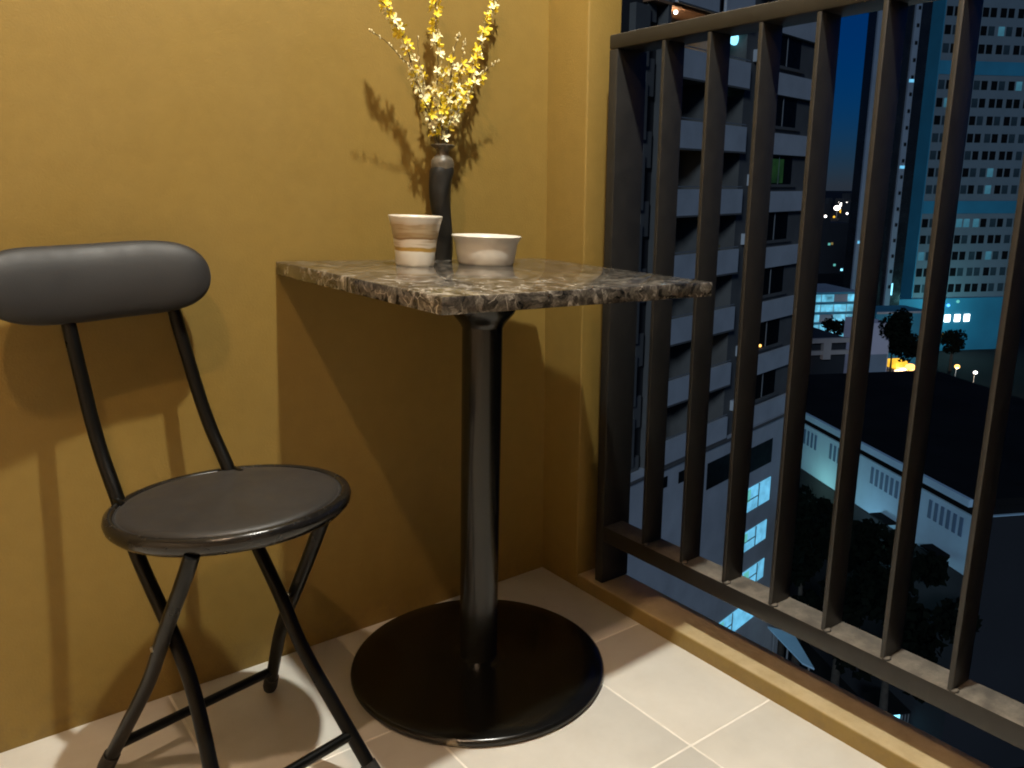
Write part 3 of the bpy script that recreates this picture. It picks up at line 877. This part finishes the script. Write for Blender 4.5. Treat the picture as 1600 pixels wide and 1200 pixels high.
# ---- lit office block (cyan)
of = city('office_block', 124.3, 80.8, 117, 'low office block glowing cyan between the towers')
part('wall', M_TOWB, of, -3, 9.5, 0.2, 12, GZ, -16.9)
for k in range(5):
    part('floor_band', M_TEAL, of, -3, 9.5, 0.0, 0.2, -17.3-1.75*k, -16.95-1.75*k)
    for j in range(5):
        if (j*3+k*5) % 7 == 2: continue
        part('lit_window', G_CYAN2, of, -2.8+2.45*j, -0.55+2.45*j, 0.1, 0.19, -18.6-1.75*k, -17.35-1.75*k)
for u_, s_ in ((-0.5, 0.8), (4.3, 0.65)):
    MB().ball((u_, -1.0, -24.0-GZ), (s_*1.3, 0.3, s_*0.7), 10, 6).build('floodlight', G_BULBC, of, 0)
# ---- the pinkish parapet block in front of it
pb = city('parapet_block', 92.5, 60.0, 117, 'low pinkish concrete block with a heavy parapet')
part('wall', M_DARKB, pb, -6, 6.0, 0.6, 9, GZ, -18.6)
part('parapet_cap', M_BROWN, pb, -6, 6.2, 0.0, 0.6, -19.1, -18.5)
part('parapet_base', M_BROWN, pb, -6, 6.1, 0.1, 0.6, -20.7, -20.15)
part('parapet_pier', M_BROWN, pb, 2.4, 3.5, -0.05, 0.6, -21.3, -18.55)
MB().ball((0.1, 0.0, -21.7-GZ), 0.2, 8, 5).build('lamp', G_BULBW, pb, 0)
# ---- lilac block
lb = city('lilac_block', 107.6, 60.15, 117, 'small plain lilac block beside the round tree')
part('wall', M_LILAC, lb, -0.2, 3.1, 0, 6, GZ, -17.9)
part('side_annex', M_LILAC, lb, 3.1, 3.6, 0.4, 6, GZ, -19.0)
part('base_band', M_TOWB, lb, -0.25, 3.15, -0.05, 0.0, -25, -22.4)

# ---- tower B: two pale pilaster strips with a window slot per floor
tB = city('slim_tower', 165.8, 89.3, 117, 'tall slim tower with pale pilaster strips and a dark glass bay')
part('glass_core', M_TOWBD, tB, -9.05, 2.6, 0.5, 3.5, GZ, 75)
part('pilaster_strip', M_TOWB, tB, -9.1, -7.2, 0.0, 0.5, GZ, 75)
part('pilaster_strip', M_TOWB, tB, -1.2, 0.0, 0.0, 0.5, GZ, 75)
slot_me = bx(0, 0.55, -0.04, 0.04, GZ, GZ+0.7).mesh('window', M_GLASSD)
for k in range(28):
    z_ = -20 + 3.2*k
    for u_ in (-8.3, -0.75):
        o = link('window', slot_me, tB); o.location = (u_, -0.01, z_-GZ)
part('lit_window', G_CYAN, tB, -1.1, -0.05, -0.06, 0.0, 21.0, 21.6)
part('lit_window', G_CYAN, tB, -1.1, -0.05, -0.06, 0.0, 4.4, 5.0)
part('lit_window', G_CYAN, tB, -8.8, -7.6, -0.06, 0.0, -10.6, -10.0)
part('lit_slot', G_BULBC, tB, 0.3, 0.6, 0.38, 0.48, -21.5, -19.0)

# ---- tower C: pale face with paired windows, teal flank
tC = city('checkered_tower', 172.3, 87.9, 117, 'pale tower with rows of small dark square windows at the right edge')
part('wall', M_TOWC, tC, 0.0, 30, 0.0, 4.2, -22.5, 48)
part('flank_wall', M_TEAL, tC, -0.25, 0.0, 0.0, 4.2, -22.5, 48)
part('podium', M_TEAL, tC, -9.0, 26, -0.8, 7, GZ, -22.5)
G_WINC = glow('far_window_cyan', (0.10, 0.36, 0.50), 0.4, 0.5, 0.4)
M_WIND2 = simple('dim_window_glass', (0.03, 0.05, 0.06), 0.4, var=0.3, scale=0.5, spec=0.2)
sq_me = [bx(0, 1.35, -0.06, 0.02, GZ, GZ+1.75).mesh('window', mm_) for mm_ in (M_GLASSD, M_GLASSD, M_GLASSD, M_GLASSD, M_GLASSD, M_GLASSD, M_WIND2, M_WIND2, M_WIND2, M_WIND2, G_WINC)]
for k in range(20):
    z_ = -21.3 + 3.45*k
    if k % 8 == 5:
        part('service_band', M_TEAL, tC, 0.02, 26, -0.1, 0.0, z_-0.6, z_+2.0)
        continue
    for j in range(14):
        o = link('window', random.choice(sq_me), tC); o.location = (0.2 + 2.0*j - (0.25 if j % 2 else 0), 0.0, z_-GZ)
for j, (u_, z_) in enumerate(((6.2, -23.3), (8.0, -24.0), (10.2, -23.2))):
    MB().ball((u_, -1.1, z_-GZ), 0.36, 8, 5).build('bulb', G_BULBB if j != 2 else G_BULBG, tC, 0)
for u_ in (5.6, 7.7, 10.1, 12.4):
    o = part('shop_window', G_BULB, tC, u_, u_+1.2, -1.0, -0.8, -27.6, -26.1)
part('shop_sign', G_AMBER, tC, 7.4, 8.5, -1.1, -0.8, -30.9, -30.3)
ld = bpy.data.lights.new('forecourt_flood', 'POINT'); ld.energy = 2600; ld.color = (0.30, 0.92, 1.0); ld.shadow_soft_size = 1.0
lo = bpy.data.objects.new('lamp', ld); COL.objects.link(lo); lo.parent = tC; lo.location = (5.0, -9.0, -24-GZ)

# ---- teal hoarding / wall below the towers
hw = city('teal_wall_block', 144.1, 76.9, 117, 'low plain blue-teal block under the towers')
part('wall', M_TEAL, hw, -3, 8, 0.0, 8, GZ, -21.6)
part('parapet', M_TOWB, hw, -3, 8, -0.1, 0.0, -21.9, -21.5)

# ---- road with lamps
rd = MB().box(-40, 40, -5, 5, 0, 0.02).build('road', M_ROAD)
rd.location = (128, 57, GZ+0.01); rd.rotation_euler = (0, 0, math.radians(-27))
tag(rd, kind='structure')
def street_lamp(x, y, h, gl, label, r=0.3, e=0, col=(1, .7, .4)):
    t = thing('street_lamp', (x, y, GZ), label, 'street lamp', 0, 'street lamps by the road')
    MB().tube([(0, 0, 0), (0, 0, h), (0.2, 0.1, h+0.35), (0.9, 0.3, h+0.5)], [0.1, 0.07, 0.06, 0.05], 8).build('pole', M_FRAME, t, 0)
    MB().ball((0.9, 0.3, h+0.4), (r*1.3, r, r*0.8), 10, 6).build('lamp_head', gl, t, 0)
    if e:
        ld = bpy.data.lights.new('street_lamp_light', 'POINT'); ld.energy = e; ld.color = col; ld.shadow_soft_size = 0.3
        lo = bpy.data.objects.new('lamp', ld); COL.objects.link(lo); lo.parent = t; lo.location = (0.9, 0.3, h)
street_lamp(118.4, 59.4, 7.9, G_BULBW, 'bright orange street lamp right of the round tree', 0.7, 7000)
street_lamp(120.2, 55.8, 4.8, G_BULB, 'white street lamp at the road, right edge', 0.5, 4000, (.9, .95, 1))
street_lamp(131.5, 58.5, 6.5, G_BULBW, 'small amber street lamp further down the road', 0.4, 2500)
street_lamp(133.5, 56.5, 5.6, G_BULB, 'small white street lamp furthest down the road', 0.3)
part_k = thing('roadside_kiosk', (118.9, 61.0, GZ+1.0), 'small amber lit kiosk beside the orange street lamp', 'kiosk', math.radians(-27))
MB().box(-0.9, 0.9, 0, 2, 0, 4.3).build('wall', M_BROWN, part_k)
MB().box(-0.95, 0.95, -0.3, 2, 6.9, 8.1).build('lit_sign', G_AMBER, part_k)
MB().box(-0.95, 0.95, 0, 2, 4.3, 6.9).build('upper_wall', M_BROWN, part_k)
for u_ in (-0.7, 0.4): MB().box(u_, u_+0.5, -0.05, 0, 4.7, 6.4).build('window', M_GLASSD, part_k)
cv = thing('parked_van', (126.6, 55.0, GZ), 'white van at the roadside', 'van', math.radians(-27))
b_ = MB().box(-2.2, 1.4, -0.9, 0.9, 0.35, 2.0).build('body', M_LILAC, cv, 40, 0.15, 3)
MB().box(1.3, 2.3, -0.85, 0.85, 0.35, 1.3).build('bonnet', M_LILAC, cv, 40, 0.12, 3)
for u_ in (-1.3, 1.3):
    for s in (-1, 1):
        MB().tube([(u_, s*0.95, 0.35), (u_, s*0.7, 0.35)], 0.35, 14).build('wheel', M_CAP, cv, 40)
MB().box(0.4, 1.2, -0.92, 0.92, 1.2, 1.8).build('window', M_GLASSD, cv)

# ---- dark far block and the far city
db = city('dark_block', 301.0, 194.4, 117, 'dark unlit block in front of the far city lights')
part('wall', M_DARKB, db, -6, 12.5, 0, 20, GZ-9+9, -13.5)
part('plant_room', M_DARKB, db, 1, 5, 3, 12, -13.5, -12.0)
for u_, z_, gl in ((3.2, -22.5, G_BULBG), (6.4, -31.0, G_BULBG), (9.8, -33.0, G_BULBC), (-2.5, -26.5, G_PURP), (4.4, -22.3, G_DIMWARM)):
    part('lit_window', gl, db, u_, u_+1.0, -0.06, 0.0, z_, z_+0.9)
far = MB()
random.seed(21)
for k in range(420):
    a = math.radians(random.uniform(25, 100)); r = random.uniform(350, 2600)
    x, y = r*math.sin(a), r*math.cos(a)
    w_, d_, h_ = random.uniform(8, 30), random.uniform(8, 30), random.uniform(5, 22)
    far.box(x-w_/2, x+w_/2, y-d_/2, y+d_/2, GZ, GZ+h_)
tag(far.build('far_city_blocks', M_DARKB), 'distant dark low city blocks along the horizon', 'city', kind='stuff')
def lights(name, mat, n, label, rr, sz, zr):
    m = MB()
    for k in range(n):
        a = math.radians(random.uniform(50, 66)); r = random.uniform(*rr)
        s_ = random.uniform(0.5, 1.0)*sz*r/900
        m.ball((r*math.sin(a), r*math.cos(a), random.uniform(*zr)), s_, 6, 4)
    tag(m.build(name, mat), label, 'lights', kind='stuff')
lights('far_city_lights', G_BULB, 70, 'white points of light along the far city horizon', (700, 1500), 2.0, (-27, -14))
lights('far_amber_lights', G_AMBER, 60, 'amber points of light along the far city horizon', (700, 1500), 2.3, (-31, -14))
for x_, y_, z_, lab in ((845.4, 530.9, -22.6, 'brightest white light on the far horizon, left of two'), (854.0, 517.0, -21.0, 'brightest white light on the far horizon, right of two')):
    t = thing('floodlight_mast', (x_, y_, GZ), lab, 'floodlight', 0, 'floodlights on the horizon')
    MB().tube([(0, 0, 0), (0, 0, z_-GZ)], 0.4, 6).build('mast', M_FRAME, t)
    MB().ball((0, 0, z_-GZ), (3.6, 3.6, 2.6), 10, 6).build('lamp_head', G_BULB, t, 0)

# ---- small things in the yard far below
cn = thing('yard_canopy', (42.0, 25.8, GZ), 'pale blue sloping canopy strip at the foot of the tower', 'canopy')
m = MB()
m.v = [(0.5, 2.5, 6.0), (1.2, 1.0, 6.0), (-1.35, -2.3, 6.0), (-1.4, -1.5, 6.0)]
m.v += [(x, y, z-0.12) for x, y, z in m.v]
m.f = [(0, 1, 2, 3), (7, 6, 5, 4), (0, 4, 5, 1), (1, 5, 6, 2), (2, 6, 7, 3), (3, 7, 4, 0)]
m.build('roof_sheet', M_SHEDW, cn)
for x, y in ((0.6, 2.0), (0.9, 1.1), (-1.3, -1.9)):
    MB().tube([(x, y, 0), (x, y, 5.88)], 0.06, 6).build('post', M_FRAME, cn)
gh = thing('guard_hut', (45.9, 21.4, GZ), 'small hut with a bright cyan lit window far below', 'hut', math.radians(-27))
MB().box(-0.9, 1.6, -0.9, 1.2, 0, 2.4).build('wall', M_DARKB, gh)
MB().box(-1.0, 1.7, -1.0, 1.3, 2.4, 2.55).build('roof', M_ROOFD, gh)
MB().box(-0.8, 0.35, -0.95, -0.90, 1.2, 2.35).build('lit_window', G_BULBC, gh)
for k in range(5):
    MB().box(0.5+0.22*k, 0.54+0.22*k, -0.96, -0.90, 0.4, 2.3).build('grille_bar', M_FRAME, gh)
